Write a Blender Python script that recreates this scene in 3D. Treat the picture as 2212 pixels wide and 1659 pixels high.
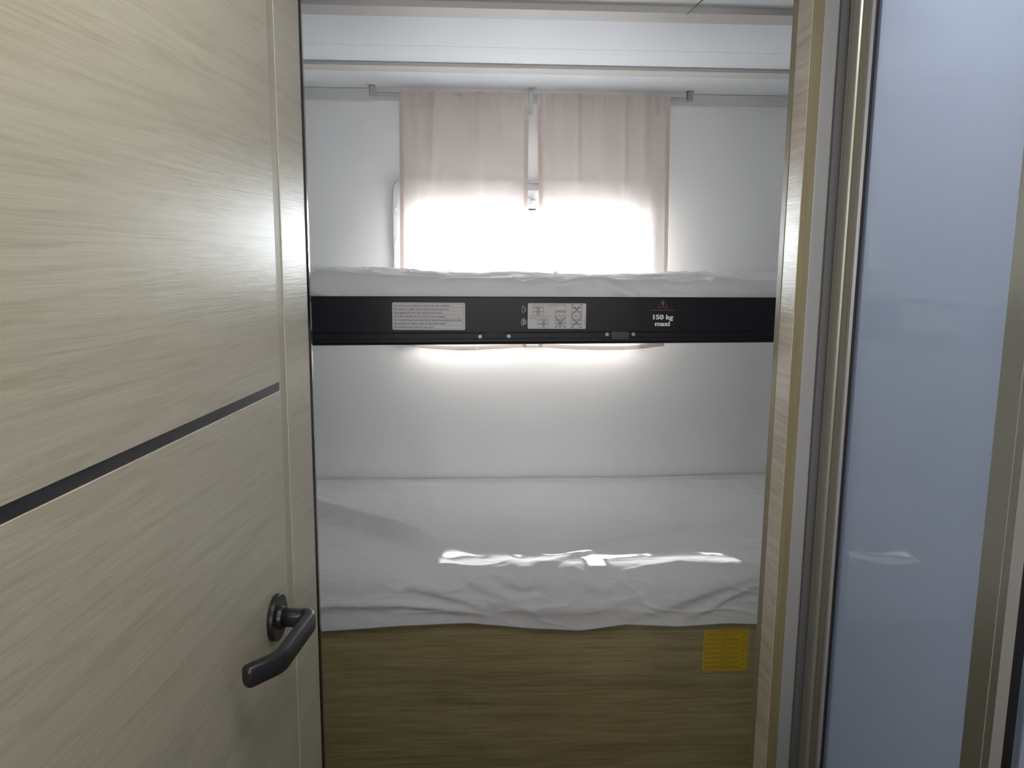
import bpy, bmesh, math, random
import numpy as np
from mathutils import Vector, Matrix, noise

for o in list(bpy.data.objects):
    bpy.data.objects.remove(o)
scene = bpy.context.scene
C = scene.collection
random.seed(4)

# ------------------------------------------------------------------ camera
EYE = 1.45
F = 1715.0
R = [[0.998743664, 0.000177742, 0.050110497],
     [-0.049480175, -0.154650668, 0.986729387],
     [0.007925007, -0.987969199, -0.15444758]]      # rows: room axes in lens axes (right, down, forward)
cam_d = bpy.data.cameras.new('camera')
cam = bpy.data.objects.new('camera', cam_d)
C.objects.link(cam)
cam_d.sensor_fit = 'HORIZONTAL'
cam_d.sensor_width = 36.0
cam_d.lens = F / 2212 * 36.0
cam_d.clip_start = 0.02
cam_d.clip_end = 100
m = Matrix.Identity(4)
for i in range(3):
    m[i][0] = R[i][0]
    m[i][1] = -R[i][1]
    m[i][2] = -R[i][2]
m[2][3] = EYE
cam.matrix_world = m
scene.camera = cam

# ------------------------------------------------------------------ light
world = bpy.data.worlds.new('world')
scene.world = world
world.use_nodes = True
bg = world.node_tree.nodes['Background']
bg.inputs[0].default_value = (0.93, 0.97, 1.0, 1)
bg.inputs[1].default_value = 17.0
_nt = world.node_tree           # bright horizon and sunlit pale ground, darker blue sky overhead
_tc = _nt.nodes.new('ShaderNodeTexCoord')
_sx = _nt.nodes.new('ShaderNodeSeparateXYZ')
_mr = _nt.nodes.new('ShaderNodeMapRange')
_mr.inputs[1].default_value = 0.05
_mr.inputs[2].default_value = 0.45
_mr.inputs[3].default_value = 26.0
_mr.inputs[4].default_value = 0.8
_nt.links.new(_tc.outputs['Generated'], _sx.inputs[0])
_nt.links.new(_sx.outputs[2], _mr.inputs[0])
_mg = _nt.nodes.new('ShaderNodeMapRange')
_mg.inputs[1].default_value = -0.25
_mg.inputs[2].default_value = -0.02
_mg.inputs[3].default_value = 0.40
_mg.inputs[4].default_value = 1.0
_ml = _nt.nodes.new('ShaderNodeMath')
_ml.operation = 'MULTIPLY'
_nt.links.new(_sx.outputs[2], _mg.inputs[0])
_nt.links.new(_mr.outputs[0], _ml.inputs[0])
_nt.links.new(_mg.outputs[0], _ml.inputs[1])
_nt.links.new(_ml.outputs[0], bg.inputs[1])

sun_d = bpy.data.lights.new('sun', 'SUN')
sun_d.energy = 10.0
sun_d.angle = math.radians(0.7)
sun_d.color = (1.0, 0.98, 0.95)
sun = bpy.data.objects.new('sun', sun_d)
C.objects.link(sun)
sun.rotation_mode = 'QUATERNION'
sun.rotation_quaternion = Vector((0.095, -0.62, -0.413)).to_track_quat('-Z', 'Y')

def area(name, loc, direction, sx, sy, power, color=(1, 1, 1), portal=False):
    d = bpy.data.lights.new(name, 'AREA')
    d.shape = 'RECTANGLE'
    d.size = sx
    d.size_y = sy
    d.energy = power
    d.color = color
    if portal:
        d.cycles.is_portal = True
    o = bpy.data.objects.new(name, d)
    C.objects.link(o)
    o.location = loc
    o.rotation_mode = 'QUATERNION'
    o.rotation_quaternion = Vector(direction).to_track_quat('-Z', 'Y')
    return o
area('bunk_window_daylight', (0.161, 2.56, 1.40), (0, -1, 0), 0.70, 0.44, 1, portal=True)
area('roof_hatch_daylight', (0.05, 0.40, 1.975), (0, 0, -1), 0.40, 0.40, 2.05, (1.0, 0.98, 0.94))
area('rear_window_daylight', (0.0, -1.96, 1.58), (0, 1, 0), 1.3, 0.5, 12.4, (1.0, 0.98, 0.95))

area('shower_roof_vent_daylight', (0.74, 0.70, 1.925), (0, 0, -1), 0.34, 0.34, 3.8, (0.93, 0.96, 1.0))

scene.view_settings.view_transform = 'Standard'
scene.view_settings.look = 'None'
scene.view_settings.exposure = 1.2
scene.view_settings.gamma = 1.0
scene.view_settings.use_curve_mapping = False

# ------------------------------------------------------------------ materials
def principled(name, col, rough=0.5, metal=0.0, spec=0.5, coat=0.0, coat_rough=0.1):
    mt = bpy.data.materials.new(name)
    mt.use_nodes = True
    b = mt.node_tree.nodes['Principled BSDF']
    b.inputs['Base Color'].default_value = (*col, 1)
    b.inputs['Roughness'].default_value = rough
    b.inputs['Metallic'].default_value = metal
    b.inputs['Specular IOR Level'].default_value = spec
    b.inputs['Coat Weight'].default_value = coat
    b.inputs['Coat Roughness'].default_value = coat_rough
    return mt

def add_bump(mt, scale, strength, dist=0.001, stretch=(1, 1, 1), detail=3):
    nt = mt.node_tree
    b = nt.nodes['Principled BSDF']
    tc = nt.nodes.new('ShaderNodeTexCoord')
    mp = nt.nodes.new('ShaderNodeMapping')
    mp.inputs['Scale'].default_value = stretch
    nz = nt.nodes.new('ShaderNodeTexNoise')
    nz.inputs['Scale'].default_value = scale
    nz.inputs['Detail'].default_value = detail
    bp = nt.nodes.new('ShaderNodeBump')
    bp.inputs['Strength'].default_value = strength
    bp.inputs['Distance'].default_value = dist
    nt.links.new(tc.outputs['Object'], mp.inputs[0])
    nt.links.new(mp.outputs[0], nz.inputs[0])
    nt.links.new(nz.outputs[0], bp.inputs['Height'])
    nt.links.new(bp.outputs[0], b.inputs['Normal'])
    return mt

def wood(name, dark, mid, light, grain, rough=0.35, spec=0.5, contrast=1.0, bump=0.25, seed=0.0, fine=1.0):
    """laminate oak; grain: axis index the grain runs along"""
    mt = principled(name, mid, rough, spec=spec)
    nt = mt.node_tree
    b = nt.nodes['Principled BSDF']
    tc = nt.nodes.new('ShaderNodeTexCoord')
    def noise_at(stretch, sc, det, dist=0.0, rough_=0.55):
        mp = nt.nodes.new('ShaderNodeMapping')
        s = [stretch] * 3
        s[grain] = 1.0
        mp.inputs['Scale'].default_value = s
        mp.inputs['Location'].default_value = (seed, seed * 1.7, seed * 0.6)
        nz = nt.nodes.new('ShaderNodeTexNoise')
        nz.inputs['Scale'].default_value = sc
        nz.inputs['Detail'].default_value = det
        nz.inputs['Roughness'].default_value = rough_
        nz.inputs['Distortion'].default_value = dist
        nt.links.new(tc.outputs['Object'], mp.inputs[0])
        nt.links.new(mp.outputs[0], nz.inputs[0])
        return nz
    broad = noise_at(9.0, 2.4, 5, 0.8)
    thin = noise_at(30.0 * fine, 7.0, 7, 0.25, 0.72)
    ramp = nt.nodes.new('ShaderNodeValToRGB')
    e = ramp.color_ramp.elements
    e[0].position = 0.30
    e[0].color = (*dark, 1)
    e[1].position = 0.72
    e[1].color = (*light, 1)
    n = e.new(0.52)
    n.color = (*mid, 1)
    mixv = nt.nodes.new('ShaderNodeMix')
    mixv.data_type = 'FLOAT'
    mixv.inputs[0].default_value = 0.66
    nt.links.new(broad.outputs[0], mixv.inputs[2])
    nt.links.new(thin.outputs[0], mixv.inputs[3])
    mr = nt.nodes.new('ShaderNodeMapRange')
    mr.inputs[1].default_value = 0.5 - 0.22 / contrast
    mr.inputs[2].default_value = 0.5 + 0.22 / contrast
    mr.inputs[3].default_value = 0.25
    mr.inputs[4].default_value = 0.78
    nt.links.new(mixv.outputs[0], mr.inputs[0])
    nt.links.new(mr.outputs[0], ramp.inputs[0])
    vein = noise_at(22.0, 2.0, 4, 0.5, 0.6)
    vr = nt.nodes.new('ShaderNodeValToRGB')
    ve = vr.color_ramp.elements
    ve[0].position = 0.46
    ve[0].color = (1, 1, 1, 1)
    ve[1].position = 0.54
    ve[1].color = (1, 1, 1, 1)
    vm = ve.new(0.50)
    vm.color = (0.86, 0.85, 0.82, 1)
    nt.links.new(vein.outputs[0], vr.inputs[0])
    mu = nt.nodes.new('ShaderNodeMix')
    mu.data_type = 'RGBA'
    mu.blend_type = 'MULTIPLY'
    mu.inputs[0].default_value = min(1.0, 0.75 * contrast)
    nt.links.new(ramp.outputs[0], mu.inputs[6])
    nt.links.new(vr.outputs[0], mu.inputs[7])
    nt.links.new(mu.outputs[2], b.inputs['Base Color'])
    bp = nt.nodes.new('ShaderNodeBump')
    bp.inputs['Strength'].default_value = bump
    bp.inputs['Distance'].default_value = 0.0006
    nt.links.new(thin.outputs[0], bp.inputs['Height'])
    nt.links.new(bp.outputs[0], b.inputs['Normal'])
    return mt

M = {}
M['wall'] = add_bump(principled('wall_panel_white', (0.86, 0.86, 0.857), 0.55), 260, 0.25, 0.0006)
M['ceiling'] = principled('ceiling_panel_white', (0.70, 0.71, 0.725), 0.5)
M['batten'] = principled('ceiling_batten_beige', (0.53, 0.495, 0.47), 0.5)
M['cornice'] = principled('cornice_pale_grey', (0.66, 0.66, 0.65), 0.5)
M['floor'] = wood('floor_vinyl_oak', (0.22, 0.17, 0.12), (0.30, 0.24, 0.17), (0.38, 0.31, 0.23), 1, 0.45)
M['door_wood'] = wood('door_oak_laminate', (0.350, 0.318, 0.238), (0.410, 0.374, 0.284), (0.450, 0.412, 0.320), 0, 0.33, spec=0.55, bump=0.4)
M['panel_wood'] = wood('bunk_oak_laminate', (0.20, 0.155, 0.07), (0.28, 0.225, 0.11), (0.34, 0.285, 0.155), 0, 0.4, contrast=1.6, seed=3.1)
M['jamb_wood'] = wood('jamb_oak_laminate', (0.36, 0.30, 0.22), (0.46, 0.40, 0.31), (0.52, 0.46, 0.37), 1, 0.24, contrast=1.1, bump=0.7, seed=6.0, fine=0.7)
M['jamb_edge'] = wood('jamb_edge_oak', (0.165, 0.135, 0.07), (0.205, 0.172, 0.095), (0.24, 0.205, 0.12), 2, 0.45, seed=2.0)
M['groove'] = wood('door_groove_oak', (0.33, 0.30, 0.22), (0.37, 0.335, 0.25), (0.41, 0.37, 0.285), 2, 0.5, seed=1.0)
M['black_gloss'] = principled('black_gloss_plastic', (0.012, 0.011, 0.013), 0.12)
M['black_satin'] = add_bump(principled('black_satin_metal', (0.012, 0.012, 0.013), 0.38), 900, 0.25, 0.0003)
M['black_inlay'] = principled('black_inlay_strip', (0.02, 0.02, 0.023), 0.3)
M['rail_black'] = add_bump(principled('rail_black_powder_coat', (0.0065, 0.006, 0.010), 0.36, spec=0.22), 700, 0.2, 0.0004)
M['pvc_grey'] = principled('pale_grey_plastic', (0.28, 0.28, 0.285), 0.4)
M['pvc_dark'] = principled('dark_grey_plastic', (0.11, 0.11, 0.112), 0.5)
M['champagne'] = principled('champagne_anodised_aluminium', (0.36, 0.35, 0.285), 0.28, metal=0.8)
M['champagne_light'] = principled('champagne_bright_edge', (0.29, 0.28, 0.275), 0.35, metal=0.2)
M['rubber'] = principled('black_rubber_seal', (0.01, 0.01, 0.012), 0.4)
M['plastic_white'] = principled('white_plastic', (0.70, 0.70, 0.70), 0.35)
M['window_plastic'] = principled('window_frame_plastic', (0.50, 0.50, 0.505), 0.4)
M['metal_grey'] = principled('grey_metal', (0.38, 0.38, 0.39), 0.35, metal=0.6)
M['chrome'] = principled('bright_metal', (0.7, 0.7, 0.72), 0.2, metal=1.0)
M['clear_plastic'] = principled('cloudy_clear_plastic', (0.50, 0.54, 0.52), 0.25)
M['sticker_grey'] = principled('pale_sticker_paper', (0.50, 0.48, 0.48), 0.45)
M['sticker_yellow'] = principled('yellow_sticker_paper', (0.47, 0.31, 0.010), 0.5)
M['ink_black'] = principled('black_ink', (0.02, 0.02, 0.02), 0.6)
M['ink_brown'] = principled('dark_ink_on_yellow', (0.10, 0.06, 0.01), 0.6)
M['ink_white'] = principled('white_ink', (0.72, 0.71, 0.70), 0.6)
M['ink_red'] = principled('dark_red_ink', (0.33, 0.06, 0.10), 0.6)
M['mattress_core'] = principled('mattress_foam', (0.7, 0.7, 0.68), 0.9)
M['cable'] = principled('dark_cable', (0.06, 0.06, 0.06), 0.5)

def sheet_mat():
    mt = principled('white_cotton_sheet', (0.66, 0.655, 0.665), 0.85, spec=0.2)
    nt = mt.node_tree
    b = nt.nodes['Principled BSDF']
    b.inputs['Sheen Weight'].default_value = 0.15
    tc = nt.nodes.new('ShaderNodeTexCoord')
    n1 = nt.nodes.new('ShaderNodeTexNoise')
    n1.inputs['Scale'].default_value = 26
    n1.inputs['Detail'].default_value = 5
    n1.inputs['Distortion'].default_value = 1.2
    mp = nt.nodes.new('ShaderNodeMapping')
    mp.inputs['Scale'].default_value = (0.5, 1.5, 1.3)
    bp = nt.nodes.new('ShaderNodeBump')
    bp.inputs['Strength'].default_value = 0.35
    bp.inputs['Distance'].default_value = 0.004
    nt.links.new(tc.outputs['Object'], mp.inputs[0])
    nt.links.new(mp.outputs[0], n1.inputs[0])
    nt.links.new(n1.outputs[0], bp.inputs['Height'])
    nt.links.new(bp.outputs[0], b.inputs['Normal'])
    return mt
M['sheet'] = sheet_mat()

def cloth_mat(name, col, trans, sheer=0.0):
    mt = bpy.data.materials.new(name)
    mt.use_nodes = True
    nt = mt.node_tree
    nt.nodes.remove(nt.nodes['Principled BSDF'])
    out = nt.nodes['Material Output']
    d = nt.nodes.new('ShaderNodeBsdfDiffuse')
    t = nt.nodes.new('ShaderNodeBsdfTranslucent')
    mx = nt.nodes.new('ShaderNodeMixShader')
    mx.inputs[0].default_value = trans
    sh = nt.nodes.new('ShaderNodeBsdfTransparent')
    mx2 = nt.nodes.new('ShaderNodeMixShader')
    mx2.inputs[0].default_value = sheer
    tc = nt.nodes.new('ShaderNodeTexCoord')
    nz = nt.nodes.new('ShaderNodeTexNoise')
    nz.inputs['Scale'].default_value = 420
    nz.inputs['Detail'].default_value = 4
    cr = nt.nodes.new('ShaderNodeValToRGB')
    cr.color_ramp.elements[0].position = 0.3
    cr.color_ramp.elements[0].color = (col[0] * 0.93, col[1] * 0.92, col[2] * 0.91, 1)
    cr.color_ramp.elements[1].position = 0.7
    cr.color_ramp.elements[1].color = (min(1, col[0] * 1.06), min(1, col[1] * 1.06), min(1, col[2] * 1.07), 1)
    nt.links.new(tc.outputs['Object'], nz.inputs[0])
    nt.links.new(nz.outputs[0], cr.inputs[0])
    nt.links.new(cr.outputs[0], d.inputs[0])
    nt.links.new(cr.outputs[0], t.inputs[0])
    nt.links.new(d.outputs[0], mx.inputs[1])
    nt.links.new(t.outputs[0], mx.inputs[2])
    nt.links.new(mx.outputs[0], mx2.inputs[1])
    nt.links.new(sh.outputs[0], mx2.inputs[2])
    nt.links.new(mx2.outputs[0], out.inputs[0])
    return mt
M['curtain'] = cloth_mat('beige_curtain_cloth', (0.74, 0.665, 0.62), 0.13, 0.24)
M['curtain_hem'] = cloth_mat('beige_curtain_hem_double', (0.68, 0.58, 0.52), 0.14, 0.14)

def pane_mat():
    mt = bpy.data.materials.new('clear_acrylic_pane')
    mt.use_nodes = True
    nt = mt.node_tree
    nt.nodes.remove(nt.nodes['Principled BSDF'])
    out = nt.nodes['Material Output']
    t = nt.nodes.new('ShaderNodeBsdfTransparent')
    t.inputs[0].default_value = (0.95, 0.97, 0.98, 1)
    g = nt.nodes.new('ShaderNodeBsdfGlossy')
    g.inputs['Roughness'].default_value = 0.03
    mx = nt.nodes.new('ShaderNodeMixShader')
    mx.inputs[0].default_value = 0.05
    nt.links.new(t.outputs[0], mx.inputs[1])
    nt.links.new(g.outputs[0], mx.inputs[2])
    nt.links.new(mx.outputs[0], out.inputs[0])
    return mt
M['pane'] = pane_mat()
def opal_glass():
    mt = principled('blue_grey_opal_glass', (0.13, 0.16, 0.21), 0.02, spec=0.5)
    nt = mt.node_tree
    b = nt.nodes['Principled BSDF']
    b.inputs['IOR'].default_value = 1.62
    t = nt.nodes.new('ShaderNodeBsdfTranslucent')
    t.inputs[0].default_value = (0.78, 0.82, 0.90, 1)
    mx = nt.nodes.new('ShaderNodeMixShader')
    mx.inputs[0].default_value = 0.40
    out = nt.nodes['Material Output']
    nt.links.new(b.outputs[0], mx.inputs[1])
    nt.links.new(t.outputs[0], mx.inputs[2])
    nt.links.new(mx.outputs[0], out.inputs[0])
    return mt
M['glass_door'] = opal_glass()

# ------------------------------------------------------------------ builders
class MB:
    def __init__(s):
        s.v = []
        s.f = []
    def box(s, x0, x1, y0, y1, z0, z1):
        n = len(s.v)
        s.v += [(x0, y0, z0), (x1, y0, z0), (x1, y1, z0), (x0, y1, z0), (x0, y0, z1), (x1, y0, z1), (x1, y1, z1), (x0, y1, z1)]
        s.f += [(n, n+3, n+2, n+1), (n+4, n+5, n+6, n+7), (n, n+1, n+5, n+4), (n+1, n+2, n+6, n+5), (n+2, n+3, n+7, n+6), (n+3, n, n+4, n+7)]
        return s
    def prism(s, pts, lo, hi, axis='z'):
        """extrude a closed outline; axis = direction of extrusion"""
        n = len(s.v)
        k = len(pts)
        for h in (lo, hi):
            for a, b in pts:
                s.v.append({'z': (a, b, h), 'y': (a, h, b), 'x': (h, a, b)}[axis])
        s.f.append(tuple(range(n, n + k)))
        s.f.append(tuple(range(n + 2*k - 1, n + k - 1, -1)))
        for i in range(k):
            j = (i + 1) % k
            s.f.append((n + i, n + k + i, n + k + j, n + j))
        return s
    def quad(s, pts):
        n = len(s.v)
        s.v += [tuple(p) for p in pts]
        s.f.append(tuple(range(n, n + len(pts))))
        return s
    def line(s, x0, z0, x1, z1, w, y):
        """printed stroke on a face that looks towards -Y"""
        d = Vector((x1 - x0, z1 - z0))
        if d.length < 1e-7:
            return s
        d.normalize()
        nx, nz = -d.y * w / 2, d.x * w / 2
        return s.quad([(x0 - nx, y, z0 - nz), (x1 - nx, y, z1 - nz), (x1 + nx, y, z1 + nz), (x0 + nx, y, z0 + nz)])
    def cyl(s, c0, c1, r0, r1=None, n=24, cap=True):
        r1 = r0 if r1 is None else r1
        c0 = Vector(c0)
        c1 = Vector(c1)
        d = (c1 - c0).normalized()
        a = d.orthogonal().normalized()
        b = d.cross(a)
        k = len(s.v)
        for c, r in ((c0, r0), (c1, r1)):
            for i in range(n):
                t = 2 * math.pi * i / n
                s.v.append(tuple(c + a * r * math.cos(t) + b * r * math.sin(t)))
        for i in range(n):
            j = (i + 1) % n
            s.f.append((k + i, k + j, k + n + j, k + n + i))
        if cap:
            s.f.append(tuple(range(k + n - 1, k - 1, -1)))
            s.f.append(tuple(range(k + n, k + 2 * n)))
        return s
    def tube(s, pts, r, n=12, sq=1.0):
        """pts: Vectors; r: number, list of numbers, or list of (ra, rb) with the frame's up = z"""
        pts = [Vector(p) for p in pts]
        k0 = len(s.v)
        for i, p in enumerate(pts):
            d = (pts[min(i + 1, len(pts) - 1)] - pts[max(i - 1, 0)]).normalized()
            up = Vector((0, 0, 1))
            if abs(d.dot(up)) > 0.95:
                up = Vector((0, 1, 0))
            a = d.cross(up).normalized()
            b = a.cross(d).normalized()
            rr = r[i] if isinstance(r, list) else r
            ra, rb = rr if isinstance(rr, tuple) else (rr, rr)
            for j in range(n):
                t = 2 * math.pi * j / n
                ct_, st_ = math.cos(t), math.sin(t)
                s.v.append(tuple(p + a * ra * math.copysign(abs(ct_) ** sq, ct_) + b * rb * math.copysign(abs(st_) ** sq, st_)))
        for i in range(len(pts) - 1):
            for j in range(n):
                q = (j + 1) % n
                s.f.append((k0 + i*n + j, k0 + i*n + q, k0 + (i+1)*n + q, k0 + (i+1)*n + j))
        s.f.append(tuple(range(k0 + n - 1, k0 - 1, -1)))
        e = k0 + (len(pts) - 1) * n
        s.f.append(tuple(range(e, e + n)))
        return s
    def build(s, name, mat, parent=None, smooth=False, bevel=0.0, solid=0.0):
        me = bpy.data.meshes.new(name)
        me.from_pydata(s.v, [], s.f)
        me.update()
        bm = bmesh.new()
        bm.from_mesh(me)
        bmesh.ops.recalc_face_normals(bm, faces=bm.faces)
        bm.to_mesh(me)
        bm.free()
        if smooth:
            for p in me.polygons:
                p.use_smooth = True
        me.materials.append(mat)
        o = bpy.data.objects.new(name, me)
        C.objects.link(o)
        if parent:
            o.parent = parent
        if bevel:
            b = o.modifiers.new('bevel', 'BEVEL')
            b.width = bevel
            b.segments = 3
            b.limit_method = 'ANGLE'
        if solid:
            b = o.modifiers.new('solid', 'SOLIDIFY')
            b.thickness = solid
            b.offset = 0
        return o

def empty(name, loc=(0, 0, 0)):
    o = bpy.data.objects.new(name, None)
    o.location = loc
    o.empty_display_size = 0.05
    C.objects.link(o)
    return o

def tag(o, label, cat=None, group=None, kind=None):
    if label:
        o['label'] = label
    if cat:
        o['category'] = cat
    if group:
        o['group'] = group
    if kind:
        o['kind'] = kind
    return o

def struct(o, label, cat):
    return tag(o, label, cat, kind='structure')

def put(root, ch):
    """parent keeping world position (root has no rotation)"""
    ch.parent = root
    ch.location = ch.location - root.location
    return ch

def rounded_rect(x0, x1, z0, z1, r, n=6):
    pts = []
    for cx, cz, a0 in ((x1 - r, z1 - r, 0), (x0 + r, z1 - r, 90), (x0 + r, z0 + r, 180), (x1 - r, z0 + r, 270)):
        for i in range(n + 1):
            t = math.radians(a0 + 90 * i / n)
            pts.append((cx + r * math.cos(t), cz + r * math.sin(t)))
    return pts

def ring(mb, outer, inner, y0, y1):
    """frame between two outlines of equal point count, between planes y0 and y1"""
    k = len(outer)
    n = len(mb.v)
    for pts, y in ((outer, y0), (inner, y0), (outer, y1), (inner, y1)):
        for a, b in pts:
            mb.v.append((a, y, b))
    for i in range(k):
        j = (i + 1) % k
        mb.f.append((n+i, n+j, n+k+j, n+k+i))
        mb.f.append((n+2*k+i, n+3*k+i, n+3*k+j, n+2*k+j))
        mb.f.append((n+i, n+2*k+i, n+2*k+j, n+j))
        mb.f.append((n+k+i, n+k+j, n+3*k+j, n+3*k+i))
    return mb

def add_text(mb, body, x, z, h, y, width=None, bold=0.0, align='left'):
    """flat lettering on a face looking towards -Y; z = baseline, h = capital height"""
    cu = bpy.data.curves.new('t', 'FONT')
    cu.body = body
    cu.size = 1.0
    cu.resolution_u = 2
    cu.offset = bold
    ob = bpy.data.objects.new('t', cu)
    C.objects.link(ob)
    dg = bpy.context.evaluated_depsgraph_get()
    me = ob.evaluated_get(dg).to_mesh()
    vs = [v.co.copy() for v in me.vertices]
    fs = [tuple(p.vertices) for p in me.polygons]
    ob.evaluated_get(dg).to_mesh_clear()
    bpy.data.objects.remove(ob)
    bpy.data.curves.remove(cu)
    if not vs:
        return mb
    xs = [v.x for v in vs]
    w0 = max(xs) - min(xs)
    s = h / 0.69
    sx = (width / w0) if width else s
    off = x - (w0 * sx / 2 if align == 'center' else 0)
    n = len(mb.v)
    for v in vs:
        mb.v.append((off + (v.x - min(xs)) * sx, y, z + v.y * s))
    for f in fs:
        mb.f.append(tuple(n + i for i in f))
    return mb

# ------------------------------------------------------------------ room shell
ZC = 1.942          # ceiling
XL, XR = -0.80, 1.12
YB = 2.45           # inner face of the outside wall
fl = MB().box(-1.3, 1.3, -3.0, YB + 0.05, -0.04, 0.0).build('floor', M['floor'])
struct(fl, 'oak look vinyl floor of the caravan, below the picture', 'floor')
# ceiling with the roof hatch opening
cb = MB()
cb.box(-1.3, 1.3, 0.63, 1.9610, ZC, ZC + 0.03)
cb.box(-1.3, 1.3, 1.9630, YB + 0.05, ZC, ZC + 0.03)
cb.box(-1.3, 1.3, 1.9610, 1.9630, ZC + 0.001, ZC + 0.03)
cb.box(-1.3, 1.3, -3.0, 0.17, ZC, ZC + 0.03)
cb.box(-1.3, -0.18, 0.17, 0.63, ZC, ZC + 0.03)
cb.box(0.28, 1.3, 0.17, 0.63, ZC, ZC + 0.03)
struct(cb.build('ceiling', M['ceiling']), 'white panelled ceiling above the bunks', 'ceiling')
hat = MB()
hat.box(-0.19, 0.29, 0.16, 0.64, ZC + 0.034, ZC + 0.06)
struct(hat.build('window_2', M['plastic_white']), 'roof hatch above the corridor, above the top edge of the picture', 'roof hatch')

# outside wall with rounded window hole
WX0, WX1, WZ0, WZ1 = -0.185, 0.507, 1.2055, 1.607
HX0, HX1, HZ0, HZ1 = WX0 - 0.004, WX1 + 0.004, WZ0 - 0.004, WZ1 + 0.004
hole = rounded_rect(HX0, HX1, HZ0, HZ1, 0.035, 8)
def wall_with_hole(y0, y1):
    # outer rectangle points matched to the hole's outline by projecting from the centre
    cx, cz = (HX0 + HX1) / 2, (HZ0 + HZ1) / 2
    ox0, ox1, oz0, oz1 = XL - 0.05, XR + 0.05, -0.04, ZC + 0.05
    outer = []
    for a, b in hole:
        dx, dz = a - cx, b - cz
        t = 1e9
        if dx > 1e-9: t = min(t, (ox1 - cx) / dx)
        if dx < -1e-9: t = min(t, (ox0 - cx) / dx)
        if dz > 1e-9: t = min(t, (oz1 - cz) / dz)
        if dz < -1e-9: t = min(t, (oz0 - cz) / dz)
        outer.append([cx + dx * t, cz + dz * t])
    for qx, qz in ((ox0, oz0), (ox1, oz0), (ox0, oz1), (ox1, oz1)):
        k = min(range(len(outer)), key=lambda i: (outer[i][0]-qx)**2 + (outer[i][1]-qz)**2)
        outer[k] = [qx, qz]
    return ring(MB(), outer, hole, y0, y1)
wb = wall_with_hole(YB, YB + 0.035)
struct(wb.build('wall_back', M['wall']), 'pale grey outside wall behind the bunks, around the window', 'wall')
struct(MB().box(XL - 0.05, XL, 1.03, YB, 0, ZC).build('wall_left', M['wall']), 'left end wall of the bunk alcove, hidden behind the open door', 'wall')
struct(MB().box(XR, XR + 0.05, 1.03, YB, 0, ZC).build('wall_right', M['wall']), 'right end wall of the bunk alcove, hidden behind the jamb', 'wall')
struct(MB().box(-1.3, -0.245, 1.03, 1.095, 0, ZC).build('wall_front', M['wall']), 'partition behind the open wooden door', 'wall')
struct(MB().box(0.4737, 1.3, 1.0305, 1.095, 0, ZC).build('wall_partition', M['wall']), 'partition between the bunks and the shower cubicle', 'wall')
struct(MB().box(-0.40, -0.36, 0.12, 1.03, 0, ZC).build('wall_corridor', M['wall']), 'corridor wall behind the open wooden door', 'wall')
rear = MB()
rear.box(-1.3, 1.3, -2.05, -2.0, 0, ZC)
struct(rear.build('wall_rear', M['wall']), 'rear wall of the living area, behind the camera', 'wall')
side = MB().box(-1.35, -1.3, -3.05, 1.03, 0, ZC)
struct(side.build('wall_side_left', M['wall']), 'side wall of the living area left of the camera', 'wall')
side = MB().box(1.3, 1.35, -3.05, 1.03, 0, ZC)
struct(side.build('wall_side_right', M['wall']), 'side wall of the living area right of the camera', 'wall')
blocker = empty('light_blocker', (0, -0.6, 0))  # unseen block, added only to shade the lower bunk from the rear light
tag(blocker, 'pale block added behind the camera, outside the picture, to keep low light off the lower bunk', 'light blocker')
put(blocker, MB().box(-0.55, 0.45, -0.85, -0.35, 0.08, 1.20).build('blocker_body', M['plastic_white'], bevel=0.004))
put(blocker, MB().box(-0.57, 0.47, -0.87, -0.33, 1.201, 1.235).build('blocker_top', M['floor'], bevel=0.004))
put(blocker, MB().box(-0.52, 0.42, -0.82, -0.40, 0.0, 0.079).build('blocker_base', M['pvc_grey']))
struct(MB().box(0.62, 1.30, -0.25, -0.21, 0, ZC).build('wall_shower', M['wall']), 'shower cubicle wall next to the camera', 'wall')

# ceiling battens, seam and wall cornice
struct(MB().box(XL, XR, 2.1185, 2.182, ZC - 0.010, ZC).build('trim_1', M['batten'], bevel=0.0008), 'beige ceiling batten nearer the window', 'ceiling batten')
struct(MB().box(XL, XR, 1.628, 1.694, ZC - 0.0125, ZC).build('trim_2', M['batten'], bevel=0.0008), 'beige ceiling batten nearest the camera, at the top edge', 'ceiling batten')
struct(MB().box(XL, XR, YB - 0.012, YB, 1.905, ZC).build('trim_3', M['cornice'], bevel=0.003), 'pale cornice strip along the top of the outside wall', 'cornice')

# ------------------------------------------------------------------ door jamb on the right (trim_4)
jr = empty('trim_4', (0.43, 1.06, 0))
struct(jr, 'oak laminate door jamb between the bunk opening and the glass shower door', 'door jamb')
put(jr, MB().box(0.4239, 0.4388, 1.030, 1.0765, 0, ZC).build('jamb_board', M['jamb_wood'], bevel=0.0007))
lip = MB().prism([(0.4233, 1.0778), (0.4388, 1.0778), (0.4388, 1.0957), (0.4262, 1.0957), (0.4240, 1.0945), (0.4233, 1.0920)], 0, ZC, 'z')
put(jr, lip.build('jamb_stop', M['jamb_edge']))
put(jr, MB().box(0.4246, 0.4388, 1.0290, 1.0300, 0, ZC).build('edge_band', M['jamb_edge']))
put(jr, MB().box(0.4388, 0.4583, 1.0290, 1.0957, 0, ZC).build('cover_profile', M['pvc_grey'], bevel=0.0015))

# ------------------------------------------------------------------ glass shower door (door_2)
g = empty('door_2', (0.47, 0.80, 0))
struct(g, 'shower door of blue grey opal glass in champagne aluminium frame, right of the jamb', 'shower door')
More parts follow.
